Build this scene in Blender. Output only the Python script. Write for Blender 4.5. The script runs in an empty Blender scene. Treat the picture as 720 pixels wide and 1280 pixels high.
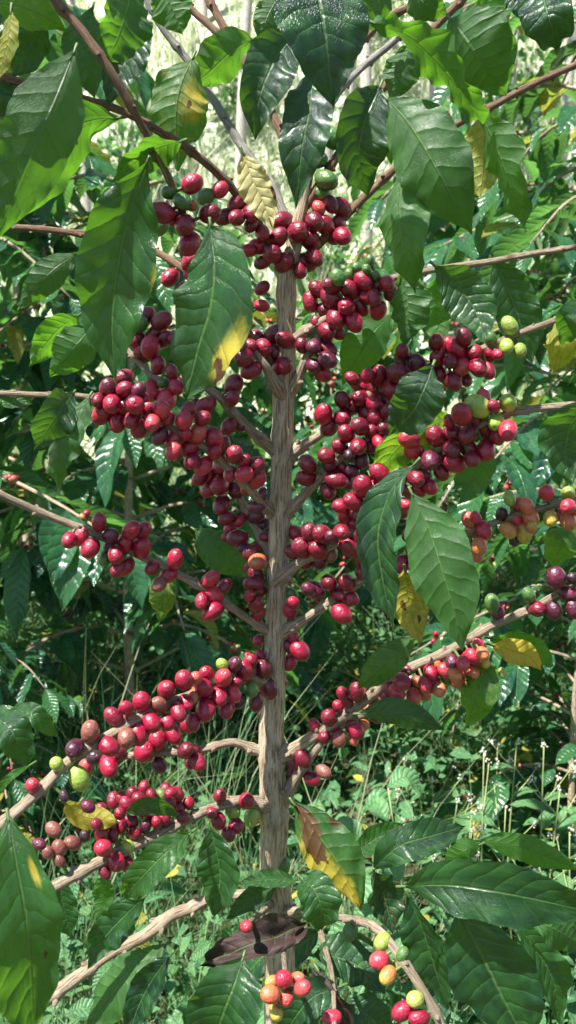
import bpy, math, random
import numpy as np
random.seed(7); RNG = np.random.default_rng(7)
S = bpy.context.scene; COL = S.collection
R = math.radians

# ------------------------------------------------------------------ camera
FP = 1048.0                       # focal length in photo pixels (720 x 1280)
CAM = np.array([0.0, -0.65, 1.12]); PITCH = R(-8)
FWD = np.array([0, math.cos(PITCH), math.sin(PITCH)])
UP = np.array([0, -math.sin(PITCH), math.cos(PITCH)])
RT = np.array([1.0, 0, 0])
def P(px, py, y=0.0):
    """point of the vertical plane Y=y seen at a place of the photo"""
    d = FWD + RT * (px - 360) / FP + UP * (640 - py) / FP
    return CAM + d * ((y - CAM[1]) / d[1])
def PX(y):                        # metres per photo pixel at depth y
    return (y - CAM[1]) / FP
cd = bpy.data.cameras.new('camera'); cam = bpy.data.objects.new('camera', cd); COL.objects.link(cam)
cam.location = CAM; cam.rotation_euler = (R(90) + PITCH, 0, 0)
cd.sensor_fit = 'VERTICAL'; cd.sensor_height = 24; cd.lens = 24 * FP / 1280
cd.dof.use_dof = True; cd.dof.focus_distance = .63; cd.dof.aperture_fstop = 10
cd.clip_start = 0.01; cd.clip_end = 300
S.camera = cam

# ------------------------------------------------------------------ node helpers
class N:
    def __init__(s, name):
        s.m = bpy.data.materials.new(name); s.m.use_nodes = True
        s.t = s.m.node_tree; s.t.nodes.clear(); s.out = s.t.nodes.new('ShaderNodeOutputMaterial')
    def node(s, typ, **k):
        n = s.t.nodes.new(typ)
        for a, b in k.items(): setattr(n, a, b)
        return n
    def put(s, sock, v):
        if hasattr(v, 'is_output') or isinstance(v, bpy.types.NodeSocket): s.t.links.new(v, sock)
        else: sock.default_value = v
    def m1(s, op, *a, clamp=False):
        n = s.node('ShaderNodeMath', operation=op, use_clamp=clamp)
        for i, v in enumerate(a): s.put(n.inputs[i], v)
        return n.outputs[0]
    def mix(s, f, a, b, blend='MIX'):
        n = s.node('ShaderNodeMix', data_type='RGBA', blend_type=blend)
        s.put(n.inputs[0], f)
        for i, v in ((6, a), (7, b)): s.put(n.inputs[i], (*v, 1) if isinstance(v, tuple) and len(v) == 3 else v)
        return n.outputs[2]
    def ss(s, x, lo, hi):
        n = s.node('ShaderNodeMapRange', interpolation_type='SMOOTHSTEP')
        s.put(n.inputs[0], x); s.put(n.inputs[1], lo); s.put(n.inputs[2], hi)
        return n.outputs[0]
    def attr(s, name):
        return s.node('ShaderNodeAttribute', attribute_name=name)
    def sep(s, v):
        n = s.node('ShaderNodeSeparateXYZ'); s.put(n.inputs[0], v); return n.outputs
    def comb(s, x, y, z):
        n = s.node('ShaderNodeCombineXYZ')
        for i, v in enumerate((x, y, z)): s.put(n.inputs[i], v)
        return n.outputs[0]
    def noise(s, vec, scale, detail=3, rough=.55, col=False):
        n = s.node('ShaderNodeTexNoise'); 
        if vec is not None: s.put(n.inputs['Vector'], vec)
        s.put(n.inputs['Scale'], scale); s.put(n.inputs['Detail'], detail); s.put(n.inputs['Roughness'], rough)
        return n.outputs['Color' if col else 'Fac']
    def bump(s, h, dist, strength=1.0):
        n = s.node('ShaderNodeBump'); s.put(n.inputs['Height'], h); s.put(n.inputs['Distance'], dist); s.put(n.inputs['Strength'], strength)
        return n.outputs[0]
    def bsdf(s, **k):
        n = s.node('ShaderNodeBsdfPrincipled')
        for a, v in k.items():
            a = a.replace('_', ' ')
            s.put(n.inputs[a], (*v, 1) if isinstance(v, tuple) and len(v) == 3 else v)
        return n.outputs[0]
    def surf(s, x): s.t.links.new(x, s.out.inputs[0]); return s.m

def leaf_material(name, dark, light, trans, gloss=.33, big=True, yellow=(.50,.42,.05), brown=(.12,.045,.02), vcol=(.13,.24,.06)):
    n = N(name)
    u, v, sd = n.sep(n.attr('co').outputs['Vector'])
    yl, tone, br = n.sep(n.attr('lf').outputs['Vector'])
    av = n.m1('ABSOLUTE', v)
    nv = n.comb(n.m1('MULTIPLY', u, 2.2), v, sd)
    nz = n.noise(nv, 2.2, 4, .6)
    cnt = n.m1('ADD', 8.0, n.m1('MULTIPLY', n.m1('FRACT', n.m1('MULTIPLY', sd, 7.31)), 3.0))
    uw = n.m1('ADD', u, n.m1('MULTIPLY', n.m1('SUBTRACT', n.noise(nv, 1.6, 2), .5), .07))
    ph = n.m1('MULTIPLY', n.m1('SUBTRACT', uw, n.m1('MULTIPLY', n.m1('POWER', av, 1.25), .13)), cnt)
    ph = n.m1('ADD', ph, n.m1('MULTIPLY', n.m1('SIGN', v), .22))
    d = n.m1('MULTIPLY', n.m1('ABSOLUTE', n.m1('SUBTRACT', n.m1('FRACT', ph), .5)), 2.0)
    vein = n.m1('MULTIPLY', n.ss(d, .86, .99), n.ss(av, 1.0, .55))
    mid = n.ss(av, .055, .018)
    vm = n.m1('MAXIMUM', mid, n.m1('MULTIPLY', vein, .32))
    c = n.mix(tone, dark, light)
    c = n.mix(n.m1('MULTIPLY', n.ss(nz, .35, .75), .35), c, tuple(min(1, x * 1.9) for x in light))
    c = n.mix(n.m1('MULTIPLY', vm, .5), c, vcol)
    n2 = n.noise(nv, 5.0, 6, .7)
    yf = n.ss(n.m1('SUBTRACT', n.m1('MULTIPLY', yl, 1.25), n2), -.18, .42)
    c = n.mix(yf, c, yellow)
    n3 = n.noise(nv, 5.5, 4, .6)
    bf = n.ss(n.m1('SUBTRACT', n.m1('MULTIPLY', br, 1.3), n3), -.02, .1)
    c = n.mix(bf, c, brown)
    # small blemishes every leaf has
    vo = n.node('ShaderNodeTexVoronoi', feature='F1'); n.put(vo.inputs['Vector'], nv); n.put(vo.inputs['Scale'], 7.0)
    sp = n.m1('MULTIPLY', n.ss(vo.outputs['Distance'], .10, .05), n.ss(n.noise(nv, 1.7, 2), .46, .56))
    c = n.mix(n.m1('MULTIPLY', sp, .8), c, (.10, .06, .03))
    geo = n.node('ShaderNodeNewGeometry')
    back = geo.outputs['Backfacing']
    pale = n.mix(.10, c, (.11, .20, .055))
    cc = n.mix(back, c, pale)
    h = n.m1('ADD', n.m1('MULTIPLY', n.m1('POWER', d, 3.0), -1.0), n.m1('MULTIPLY', mid, -1.2))
    h = n.m1('ADD', h, n.m1('MULTIPLY', n.noise(nv, 6, 2), .4))
    if big:
        ve = n.node('ShaderNodeTexVoronoi', feature='DISTANCE_TO_EDGE'); n.put(ve.inputs['Vector'], nv); n.put(ve.inputs['Scale'], 26.0)
        h = n.m1('ADD', h, n.m1('MULTIPLY', n.ss(ve.outputs['Distance'], .0, .12), .12))
    nm = n.bump(h, .0012 if big else .0025, .55)
    rg = n.m1('ADD', n.m1('MULTIPLY', back, .14), n.m1('ADD', gloss - .09, n.m1('MULTIPLY', n.noise(nv, 5, 3), .2)))
    p = n.bsdf(Base_Color=cc, Roughness=rg, Normal=nm, Specular_IOR_Level=.5)
    tr = n.node('ShaderNodeBsdfTranslucent')
    tc = n.mix(n.m1('MAXIMUM', yf, 0.0), trans, (.75, .5, .05)); tc = n.mix(bf, tc, (.08, .03, .01)); tc = n.mix(n.m1('MULTIPLY', vm, .5), tc, (.12, .22, .04))
    tc = n.mix(n.m1('MULTIPLY', n.m1('SUBTRACT', 1.0, tone), .45), tc, (.03, .12, .015))
    n.put(tr.inputs['Color'], tc); n.put(tr.inputs['Normal'], nm)
    mx = n.node('ShaderNodeMixShader'); n.put(mx.inputs[0], n.m1('ADD', .22, n.m1('MULTIPLY', tone, .32))); n.t.links.new(p, mx.inputs[1]); n.t.links.new(tr.outputs[0], mx.inputs[2])
    return n.surf(mx.outputs[0])

M = {}
M['leaf'] = leaf_material('coffee_leaf', (.0025, .016, .016), (.034, .120, .020), (.20, .50, .025), .30)
M['bgleaf'] = leaf_material('coffee_leaf_far', (.005, .032, .030), (.050, .165, .055), (.20, .48, .09), .24, False)
M['weed'] = leaf_material('weed_leaf', (.03, .11, .05), (.16, .34, .13), (.18, .38, .08), .48, False)
M['dead'] = leaf_material('dead_leaf', (.035, .018, .018), (.08, .045, .04), (.06, .03, .02), .6, True)
M['cream'] = leaf_material('bleached_leaf', (.50, .44, .16), (.66, .58, .26), (.6, .5, .18), .5, True, vcol=(.7,.62,.3))

def grass_material(name, a, b, c, tr):
    n = N(name)
    u, v, sd = n.sep(n.attr('co').outputs['Vector'])
    yl, tone, br = n.sep(n.attr('lf').outputs['Vector'])
    col = n.mix(tone, a, b); col = n.mix(yl, col, c)
    p = n.bsdf(Base_Color=col, Roughness=.5)
    t = n.node('ShaderNodeBsdfTranslucent'); n.put(t.inputs['Color'], (*tr, 1))
    mx = n.node('ShaderNodeMixShader'); n.put(mx.inputs[0], .35); n.t.links.new(p, mx.inputs[1]); n.t.links.new(t.outputs[0], mx.inputs[2])
    return n.surf(mx.outputs[0])
M['grass'] = grass_material('grass_blade', (.045, .14, .06), (.18, .34, .14), (.40, .40, .22), (.17, .33, .08))
M['hillgrass'] = grass_material('sunlit_dry_grass', (.34, .44, .22), (.60, .66, .44), (.78, .76, .64), (.55, .6, .35))  # dry grass, with the slope's sun glare put into these pale colours

def bark_material(name, a, b, c, k=1.0, dist=.0012):
    n = N(name)
    co = n.attr('co').outputs['Vector']           # cos, sin (in radii) and length in metres
    x, y, z = n.sep(co)
    st = n.comb(n.m1('MULTIPLY', x, 1.7), n.m1('MULTIPLY', y, 1.7), n.m1('MULTIPLY', z, 17.0))
    n1 = n.noise(st, 3.2 * k, 6, .68)
    st2 = n.comb(x, y, n.m1('MULTIPLY', z, 60.0))
    n2 = n.noise(st2, 1.6 * k, 4, .6)
    col = n.mix(n.ss(n1, .36, .6), a, b)
    col = n.mix(n.m1('MULTIPLY', n.ss(n2, .5, .72), .6), col, c)
    cr = n.ss(n1, .46, .40)
    col = n.mix(n.m1('MULTIPLY', cr, .38), col, tuple(q * .35 for q in a))
    lich = n.ss(n.noise(n.comb(x, y, n.m1('MULTIPLY', z, 30.0)), 1.1, 3), .6, .7)
    col = n.mix(n.m1('MULTIPLY', lich, .35), col, (.42, .43, .36))
    h = n.m1('ADD', n1, n.m1('MULTIPLY', n2, .4))
    p = n.bsdf(Base_Color=col, Roughness=.85, Normal=n.bump(h, dist * 3, 1.0))
    return n.surf(p)
M['bark'] = bark_material('trunk_bark', (.30, .205, .115), (.62, .50, .35), (.76, .66, .50))
M['twig'] = bark_material('branch_bark', (.27, .19, .12), (.54, .42, .29), (.66, .56, .43))
M['brown'] = bark_material('young_brown_bark', (.12, .06, .035), (.24, .135, .075), (.34, .23, .14), dist=.0006)
M['grey'] = bark_material('grey_bark', (.19, .17, .15), (.36, .33, .29), (.5, .48, .44), dist=.0006)
M['pale'] = bark_material('pale_bark', (.45, .40, .32), (.66, .61, .52), (.75, .7, .62), dist=.004)
n = N('green_stem'); M['stem'] = n.surf(n.bsdf(Base_Color=(.08, .14, .035), Roughness=.5))
n = N('pale_weed_stem'); M['wstem'] = n.surf(n.bsdf(Base_Color=(.30, .36, .14), Roughness=.6))
n = N('flower_fluff'); M['flower'] = n.surf(n.bsdf(Base_Color=(.60, .55, .46), Roughness=.9))

n = N('coffee_cherry_skin')
c0 = n.attr('lf').outputs['Color']; co = n.attr('co').outputs['Vector']
nz = n.noise(co, 1.6, 3, .5); c = n.mix(n.m1('MULTIPLY', n.ss(nz, .45, .75), .45), c0, n.mix(.6, c0, (.07, .008, .02)))
nf = n.noise(co, 22, 2); c = n.mix(n.m1('MULTIPLY', n.ss(nf, .66, .74), .30), c, (.55, .38, .28))
c = n.mix(n.m1('MULTIPLY', n.ss(n.noise(co, 1.1, 4, .6), .48, .8), .12), c, (.45, .2, .24))
p = n.bsdf(Base_Color=c, Roughness=n.m1('ADD', .17, n.m1('MULTIPLY', n.noise(co, 3, 4), .32)), Coat_Weight=.35, Coat_Roughness=.2,
           Normal=n.bump(n.noise(co, 2.6, 4), .0014, .7))
M['cherry'] = n.surf(p)
n = N('cherry_scar'); M['scar'] = n.surf(n.bsdf(Base_Color=(.30, .20, .10), Roughness=.8))

n = N('soil'); tc = n.node('ShaderNodeTexCoord').outputs['Object']
y = n.sep(tc)[1]; g = n.noise(tc, 3.0, 8, .7); g2 = n.noise(tc, 30, 5, .6)
c = n.mix(n.ss(g, .4, .62), (.05, .04, .02), (.05, .08, .025)); c = n.mix(n.m1('MULTIPLY', n.ss(g2, .5, .7), .5), c, (.16, .13, .07))
hc = n.mix(n.ss(n.noise(tc, 4.0, 8, .7), .38, .62), (.36, .44, .24), (.68, .68, .54))  # slope ground paled too, carrying its sun glare as colour
c = n.mix(n.ss(y, 4.0, 6.0), c, hc)
M['soil'] = n.surf(n.bsdf(Base_Color=c, Roughness=.95, Normal=n.bump(g2, .03, .8)))

# ------------------------------------------------------------------ geometry helpers
class G:
    """a heap of quad grids that becomes ONE mesh"""
    def __init__(s): s.v = []; s.q = []; s.co = []; s.lf = []; s.mi = []; s.n = 0
    def grid(s, v, nu, nv, co, lf, closed=False, flip=False, mi=0):
        a, b = np.meshgrid(np.arange(nu), np.arange(nv), indexing='ij')
        w = nv if closed else nv + 1
        i0 = a * w + b; i1 = (a + 1) * w + b; b2 = (b + 1) % w
        q = np.stack([i0, i1, (a + 1) * w + b2, a * w + b2], -1).reshape(-1, 4)
        if flip: q = q[:, ::-1]
        s.q.append(q + s.n); s.v.append(v); s.co.append(co); s.lf.append(np.broadcast_to(lf, (len(v), 3))); s.n += len(v)
        s.mi.append(np.full(len(q), mi))
    def add(s, v, q, co, lf):
        s.q.append(q + s.n); s.v.append(v); s.co.append(co); s.lf.append(np.broadcast_to(lf, (len(v), 3))); s.n += len(v); s.mi.append(np.zeros(len(q), int))
    def build(s, name, mats, parent=None, origin=(0, 0, 0), smooth=True):
        v = (np.concatenate(s.v) - np.array(origin)).astype(np.float32); q = np.concatenate(s.q).astype(np.int32)
        me = bpy.data.meshes.new(name); me.vertices.add(len(v)); me.vertices.foreach_set('co', v.ravel())
        me.loops.add(q.size); me.loops.foreach_set('vertex_index', q.ravel())
        me.polygons.add(len(q)); me.polygons.foreach_set('loop_start', np.arange(0, q.size, 4, dtype=np.int32))
        me.polygons.foreach_set('use_smooth', np.full(len(q), smooth))
        if not isinstance(mats, (list, tuple)): mats = [mats]
        for m in mats: me.materials.append(m)
        me.polygons.foreach_set('material_index', np.concatenate(s.mi).astype(np.int32))
        for nm, arr in (('co', s.co), ('lf', s.lf)):
            at = me.attributes.new(nm, 'FLOAT_VECTOR', 'POINT'); at.data.foreach_set('vector', np.concatenate(arr).astype(np.float32).ravel())
        me.update(calc_edges=True); me.validate()
        o = bpy.data.objects.new(name, me); COL.objects.link(o)
        if parent is not None: o.parent = parent
        return o
def nrm(a): return a / np.maximum(np.linalg.norm(a, axis=-1, keepdims=True), 1e-9)
def spline(pts, n):
    """Catmull-Rom through the rows of pts, n+1 samples, even in length"""
    p = np.asarray(pts, float)
    if len(p) == 2: return p[0] + (p[1] - p[0]) * np.linspace(0, 1, n + 1)[:, None]
    e = np.vstack([2 * p[0] - p[1], p, 2 * p[-1] - p[-2]]); out = []
    K = 14
    for i in range(len(p) - 1):
        a, b, c, d = e[i:i + 4]; t = np.linspace(0, 1, K, endpoint=False)[:, None]
        out.append(.5 * (2 * b + (c - a) * t + (2 * a - 5 * b + 4 * c - d) * t * t + (3 * b - a - 3 * c + d) * t ** 3))
    out = np.vstack(out + [p[-1:]])
    L = np.r_[0, np.cumsum(np.linalg.norm(np.diff(out[:, :3], axis=0), axis=1))]
    t = np.linspace(0, L[-1], n + 1)
    return np.stack([np.interp(t, L, out[:, k]) for k in range(out.shape[1])], 1)
def tube(g, pts, rad, n=20, m=8, rough=0.0, nodes=0.0, seed=0, mi=0, amp=.28, lf=(0, 0, 0)):
    """pts k x 3, rad k (metres)"""
    q = spline(np.c_[pts, rad], n); c = q[:, :3]; r = q[:, 3].copy()
    T = nrm(np.gradient(c, axis=0)); ref = np.array([.31, .9, .3]); A = nrm(np.cross(T, ref)); B = np.cross(T, A)
    L = np.r_[0, np.cumsum(np.linalg.norm(np.diff(c, axis=0), axis=1))]
    rs = np.random.default_rng(seed)
    if nodes:
        for s0 in np.arange(nodes * .5, L[-1], nodes): r *= 1 + amp * np.exp(-((L - s0) / (nodes * .09)) ** 2)
    th = np.arange(m) / m * 2 * math.pi
    rr = r[:, None] * (1 + rough * (rs.standard_normal((n + 1, m)) * .6 + rs.standard_normal((1, m)) * .6))
    v = c[:, None] + A[:, None] * (np.cos(th) * rr)[..., None] + B[:, None] * (np.sin(th) * rr)[..., None]
    co = np.stack([np.broadcast_to(np.cos(th), rr.shape) + seed % 17, np.broadcast_to(np.sin(th), rr.shape), np.broadcast_to(L[:, None] + seed * .37, rr.shape)], -1)
    # rounded closing rings
    v = np.concatenate([c[:1, None] + (v[:1] - c[:1, None]) * .01, v, c[-1:, None] + (v[-1:] - c[-1:, None]) * .01]); co = np.concatenate([co[:1], co, co[-1:]])
    g.grid(v.reshape(-1, 3), n + 2, m, co.reshape(-1, 3), lf, closed=True, mi=mi)
PU = np.array([0, .04, .12, .22, .34, .46, .58, .7, .8, .88, .94, 1.0])
PW = np.array([.02, .14, .46, .76, .95, 1.0, .95, .79, .56, .32, .14, .0])
def leaf_geo(g, pts, width, nor, nu=30, nv=12, fold=.25, wave=.05, seed=0, up=True, tone=.4, yel=0., brn=0., spots=(), lw=1., rw=1., curl=0., crumple=0.):
    """midrib pts, full width, nor = direction(s) the blade faces"""
    rs = np.random.default_rng(seed)
    c = spline(pts, nu); T = nrm(np.gradient(c, axis=0)); nor = np.broadcast_to(nor, c.shape)
    Sd = nrm(np.cross(nor, T)); Nn = np.cross(T, Sd)
    u = np.linspace(0, 1, nu + 1)[:, None]; v = np.linspace(-1, 1, nv + 1)[None]
    w = np.interp(u[:, 0], PU, PW)[:, None] * width / 2
    asy = np.where(v < 0, lw, rw)
    e1, e2, e3 = rs.uniform(0, 6.28, 3); f1, f2 = rs.uniform(2.2, 3.6), rs.uniform(5.0, 8.0)
    av = abs(v)
    EA = .012 if nu > 20 else 0.
    edge = 1 + EA * np.sin(2 * math.pi * 10.5 * u + e3) * av ** 3 + .04 * np.sin(2 * math.pi * f1 * u + e1 * v)
    lat = v * w * asy * edge
    W = width / 2
    ph = (u - .13 * av ** 1.25) * 10.5 + .22 * np.sign(v)
    quilt = (np.abs((ph % 1) - .5) * 2)
    z = fold * av ** 1.4 * w * asy - curl * av ** 2 * w + wave * width * av ** 2 * np.sin(2 * math.pi * f1 * u + e1 + v * 1.3) \
        + wave * .55 * width * av ** 2 * np.sin(2 * math.pi * f2 * u + e2 * (1 + .2 * np.sign(v))) + .012 * width * np.exp(-(v / .09) ** 2)
    if crumple:
        for q in range(6):
            k1, k2, p1 = rs.uniform(2, 9), rs.uniform(1, 5), rs.uniform(0, 6.28)
            z = z + crumple * width / (1 + q * .5) * np.abs(np.sin(k1 * u + k2 * v + p1)); lat = lat * (1 + crumple * .5 * np.sin(k1 * 2 * u + p1) * av)
    if not up: z = -z
    vv = c[:, None] + Sd[:, None] * lat[..., None] + Nn[:, None] * z[..., None]
    co = np.stack([np.broadcast_to(u, lat.shape), np.broadcast_to(v, lat.shape), np.full(lat.shape, seed * 1.713 % 50)], -1)
    Y = np.full(lat.shape, float(yel)); B = np.full(lat.shape, float(brn))
    for (kind, su, sv, sr, amt) in spots:
        k = amt * np.exp(-(((u - su) / sr) ** 2 + ((v - sv) / (sr * 2.0)) ** 2))
        if kind == 'y': Y = np.maximum(Y, k)
        else: B = np.maximum(B, k)
    lf = np.stack([Y, np.full(lat.shape, tone), B], -1)
    g.grid(vv.reshape(-1, 3), nu, nv, co.reshape(-1, 3), lf.reshape(-1, 3), flip=not up)
def rot(v, ax, a):
    ax = nrm(ax); return v * math.cos(a) + np.cross(ax, v) * math.sin(a) + ax * np.sum(ax * v, -1, keepdims=True) * (1 - math.cos(a))

def tag(o, label=None, cat=None, group=None, kind=None):
    for k, v in (('label', label), ('category', cat), ('group', group), ('kind', kind)):
        if v: o[k] = v
    return o
def thing(name, label, cat, loc, group=None):
    o = bpy.data.objects.new(name, None); COL.objects.link(o); o.location = loc; o.empty_display_size = .1
    return tag(o, label, cat, group)

# ------------------------------------------------------------------ terrain
def H(x, y):
    x = np.asarray(x, float); y = np.asarray(y, float)
    k = np.maximum(y - 3.6, 0)
    hill = np.where(k < 2, .5 * .42 * k ** 2 / 2 * 1.0, .42 + .95 * (k - 2))
    hill = np.where(y > 34, hill[()] if hill.ndim == 0 else hill, hill)
    cap = 60.0; hill = cap * np.tanh(hill / cap)
    return .03 * y + hill + .03 * np.sin(2.3 * x + .7) * np.cos(1.9 * y) + .02 * np.sin(5.1 * x + 3.3 * y)
gx = np.sinh(np.linspace(-5, 5, 161)) / np.sinh(5) * 70; gy = np.r_[-40, -20, -10, -5, np.linspace(-3, 12, 150), np.linspace(12.5, 40, 50), 60, 90]
X, Y = np.meshgrid(gx, gy, indexing='ij')
v = np.stack([X, Y, H(X, Y)], -1).reshape(-1, 3)
g = G(); g.grid(v, len(gx) - 1, len(gy) - 1, v * 0, (0, 0, 0), flip=False)
o = g.build('ground', M['soil']); tag(o, kind='structure')

# ------------------------------------------------------------------ THE COFFEE TREE
ROOT = np.array([*P(350, 1150, 0)[:2], 0.0]); ROOT[2] = float(H(ROOT[0], ROOT[1])) - .01
tree = thing('coffee_tree', 'coffee tree with bare tan trunk, branches full of red cherries and big drooping leaves', 'coffee tree', ROOT)
trunk_px = [(395,150,4.5),(386,215,6),(377,262,8),(368,305,9.5),(359,345,12),(358,420,11.5),(355,480,13.5),(353,560,13.5),(352,600,13.5),(348,700,14),(345,800,14),(340,900,16.5),(341,970,18),(343,1030,19),(342,1080,18),(348,1130,20),(350,1200,21)]
tp = [P(a, b, 0) for a, b, r in trunk_px]; tr = [r * .97 * PX(0) for a, b, r in trunk_px]
b0 = tp[-1]; zb = ROOT[2] - .03
for k in (.5, 1.0): tp.append(np.array([b0[0], b0[1], b0[2] + (zb - b0[2]) * k])); tr.append(.0135 + .003 * k)
g = G(); tube(g, np.array(tp), np.array(tr), n=190, m=22, rough=.035, seed=3, nodes=.052, amp=.13)
g.build('trunk', M['bark'], tree, ROOT)

# name-free list: (points px,py,y,radius px), material, node spacing
BR = [
 ('twig', [(343,645,0,6.5),(322,622,-.02,5.5),(290,590,-.04,5),(258,562,-.05,4.5),(215,535,-.06,4),(160,507,-.06,4),(100,495,-.06,3.6),(40,493,-.05,3.4),(-30,490,-.04,3)]),
 ('twig', [(345,566,0,6),(315,540,-.005,5.8),(293,517,-.01,5.5),(262,487,-.015,5),(225,478,-.01,4),(193,472,0,3.6),(162,440,.01,3.4),(130,400,.02,3)]),
 ('twig', [(340,700,0,6),(322,664,.015,5.5),(302,627,.02,5),(285,595,.02,4.5),(270,570,.02,4)]),
 ('twig', [(342,792,0,6),(320,780,-.01,5),(280,753,-.02,4.8),(240,727,-.03,5.2),(180,697,-.04,5),(127,671,-.05,5),(50,640,-.06,5),(0,618,-.07,4.8),(-60,590,-.08,4)]),
 ('twig', [(342,848,0,6),(315,850,-.02,5),(290,852,-.035,5),(240,868,-.06,5.5),(207,880,-.075,6),(173,898,-.09,6),(123,927,-.11,6.5),(83,954,-.125,7),(50,988,-.14,7),(0,1031,-.16,8),(-50,1065,-.18,8)]),
 ('twig', [(338,940,0,7),(318,937,0,6.5),(290,928,-.005,5.5),(250,937,-.01,5),(200,941,-.01,4.8),(150,946,-.01,4.5),(110,950,0,4)]),
 ('twig', [(345,1012,0,10),(322,1004,-.01,8),(300,1001,-.02,7),(267,1010,-.035,6.5),(235,1024,-.05,6.5),(205,1040,-.06,7.5),(160,1060,-.08,8),(107,1087,-.10,8),(60,1113,-.115,8),(0,1150,-.12,8)]),
 ('twig', [(348,1125,0,8),(300,1118,.01,6),(265,1122,.02,6.5),(238,1135,.02,7.5),(213,1145,.015,8),(180,1170,.0,8),(140,1190,-.01,7.5),(88,1228,-.03,9),(40,1262,-.05,9)]),
 ('twig', [(356,577,0,6.5),(378,557,-.005,6),(402,542,-.01,5),(440,508,-.015,4.5),(480,482,-.02,4.5),(540,457,-.03,4),(600,437,-.04,4),(640,420,-.045,4),(687,403,-.05,4),(730,385,-.055,4)]),
 ('twig', [(356,645,0,6.5),(370,630,-.01,5.8),(403,593,-.02,6),(425,573,-.025,5),(450,555,-.03,4),(480,535,-.03,3.5)]),
 ('twig', [(342,730,0,9),(362,712,-.012,7.5),(380,700,-.02,6.5),(405,688,-.03,5),(440,668,-.04,4.5),(475,635,-.05,4.2),(510,595,-.06,4),(560,552,-.07,4.2),(620,522,-.08,4.6),(667,511,-.085,4.8),(735,505,-.09,4.6)]),
 ('twig', [(350,796,0,7),(366,784,-.01,6.5),(395,764,-.015,6),(420,747,-.02,6),(458,721,-.03,5.5),(505,700,-.035,4.5),(560,676,-.04,4),(607,657,-.045,4),(645,645,-.05,4.2),(690,632,-.055,4.2),(735,622,-.06,4)]),
 ('twig', [(346,948,0,9),(365,938,-.01,8.5),(407,910,-.02,7),(453,878,-.035,6.8),(497,843,-.05,6.5),(560,814,-.06,6),(613,783,-.07,5.5),(667,760,-.075,5),(700,741,-.08,4.6),(740,728,-.085,4.5)]),
 ('twig', [(350,1010,0,8),(361,988,-.005,7.5),(377,961,-.01,7),(405,925,-.018,6),(440,898,-.02,5),(480,885,-.02,4)]),
 ('twig', [(352,1140,0,6),(390,1140,-.05,5),(430,1148,-.11,5),(466,1158,-.17,6),(492,1185,-.19,6.5),(520,1225,-.2,6.5),(545,1268,-.205,6.5),(570,1320,-.21,6)]),
 ('twig', [(352,1150,0,4),(354,1180,-.09,3.5),(356,1210,-.18,3.5),(358,1245,-.20,3.5)]),
 ('twig', [(400,1162,-.06,3),(415,1220,-.15,3),(418,1285,-.20,3)]),
 ('twig', [(340,1130,0,3),(322,1145,-.1,3),(308,1156,-.14,3)]),
 ('twig', [(356,500,0,8),(343,477,-.012,7),(330,455,-.02,5.5),(316,438,-.02,4.5),(300,420,-.02,4)]),
 ('twig', [(364,428,0,6),(385,412,-.01,6),(402,402,-.015,5.5),(428,386,-.02,4.6),(460,363,-.025,4.2),(493,347,-.03,4),(550,336,-.035,4),(613,327,-.04,4),(667,317,-.045,4),(707,311,-.05,3.6),(760,300,-.05,3.4)]),
 ('twig', [(358,500,0,6.5),(371,476,-.005,6.5),(383,448,-.01,5.5),(395,425,-.01,4.5),(410,405,-.01,4)]),
 ('brown', [(60,-20,-.12,5.5),(73,7,-.12,5.5),(97,32,-.12,5.5),(123,67,-.12,5.3),(143,97,-.118,5.2),(173,150,-.11,4.8),(200,200,-.10,4.6),(217,238,-.09,4.5),(236,285,-.08,4),(255,330,-.06,4),(300,400,-.02,4.5),(350,470,0,5)]),
 ('brown', [(-20,90,-.06,4),(40,107,-.06,4.2),(80,117,-.06,4.2),(147,137,-.06,4.5),(187,157,-.055,4.5),(240,190,-.045,4.8),(285,230,-.03,5),(327,285,-.015,5),(358,345,0,5.5)]),
 ('grey', [(178,-15,.03,4),(200,30,.03,4),(240,83,.03,4.6),(270,130,.025,5),(307,190,.02,5.2),(340,233,.01,5.2),(368,300,0,5.5)]),
 ('brown', [(215,-10,.06,3.8),(240,13,.06,3.8),(272,42,.055,4.2),(307,82,.05,4.6),(335,130,.035,4.8),(360,190,.02,5),(380,250,0,5.5)]),
 ('brown', [(252,-15,.07,4),(262,2,.068,4.2),(287,47,.06,4.6),(307,80,.052,4.2)]),
 ('grey', [(520,25,.06,3.6),(480,62,.055,3.8),(453,84,.05,4),(420,120,.03,4.2),(400,165,.015,4),(388,210,0,4)]),
 ('brown', [(560,-30,.05,4),(520,3,.05,4),(480,26,.045,4.2),(450,54,.035,4.6),(422,92,.025,4.8),(400,140,.01,4.6),(392,185,0,4.6)]),
 ('brown', [(590,-20,.03,4.6),(577,0,.03,4.6),(547,30,.03,4.8),(513,68,.025,5),(480,108,.02,5.2),(450,150,.015,5),(415,205,.005,5),(380,260,0,5.5)]),
 ('brown', [(760,62,.05,3.6),(722,80,.05,3.8),(693,93,.045,4),(657,110,.04,4.2),(613,134,.03,4.2),(563,160,.025,4.2),(507,200,.02,4.6),(480,223,.018,4.8),(430,272,.01,5),(370,335,0,5.5)]),
 ('brown', [(-20,285,.06,3),(37,285,.06,3.4),(107,293,.055,3.8),(167,303,.05,4),(230,336,.035,4),(280,385,.02,4),(350,450,0,4.5)]),
]
branches = []
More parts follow.
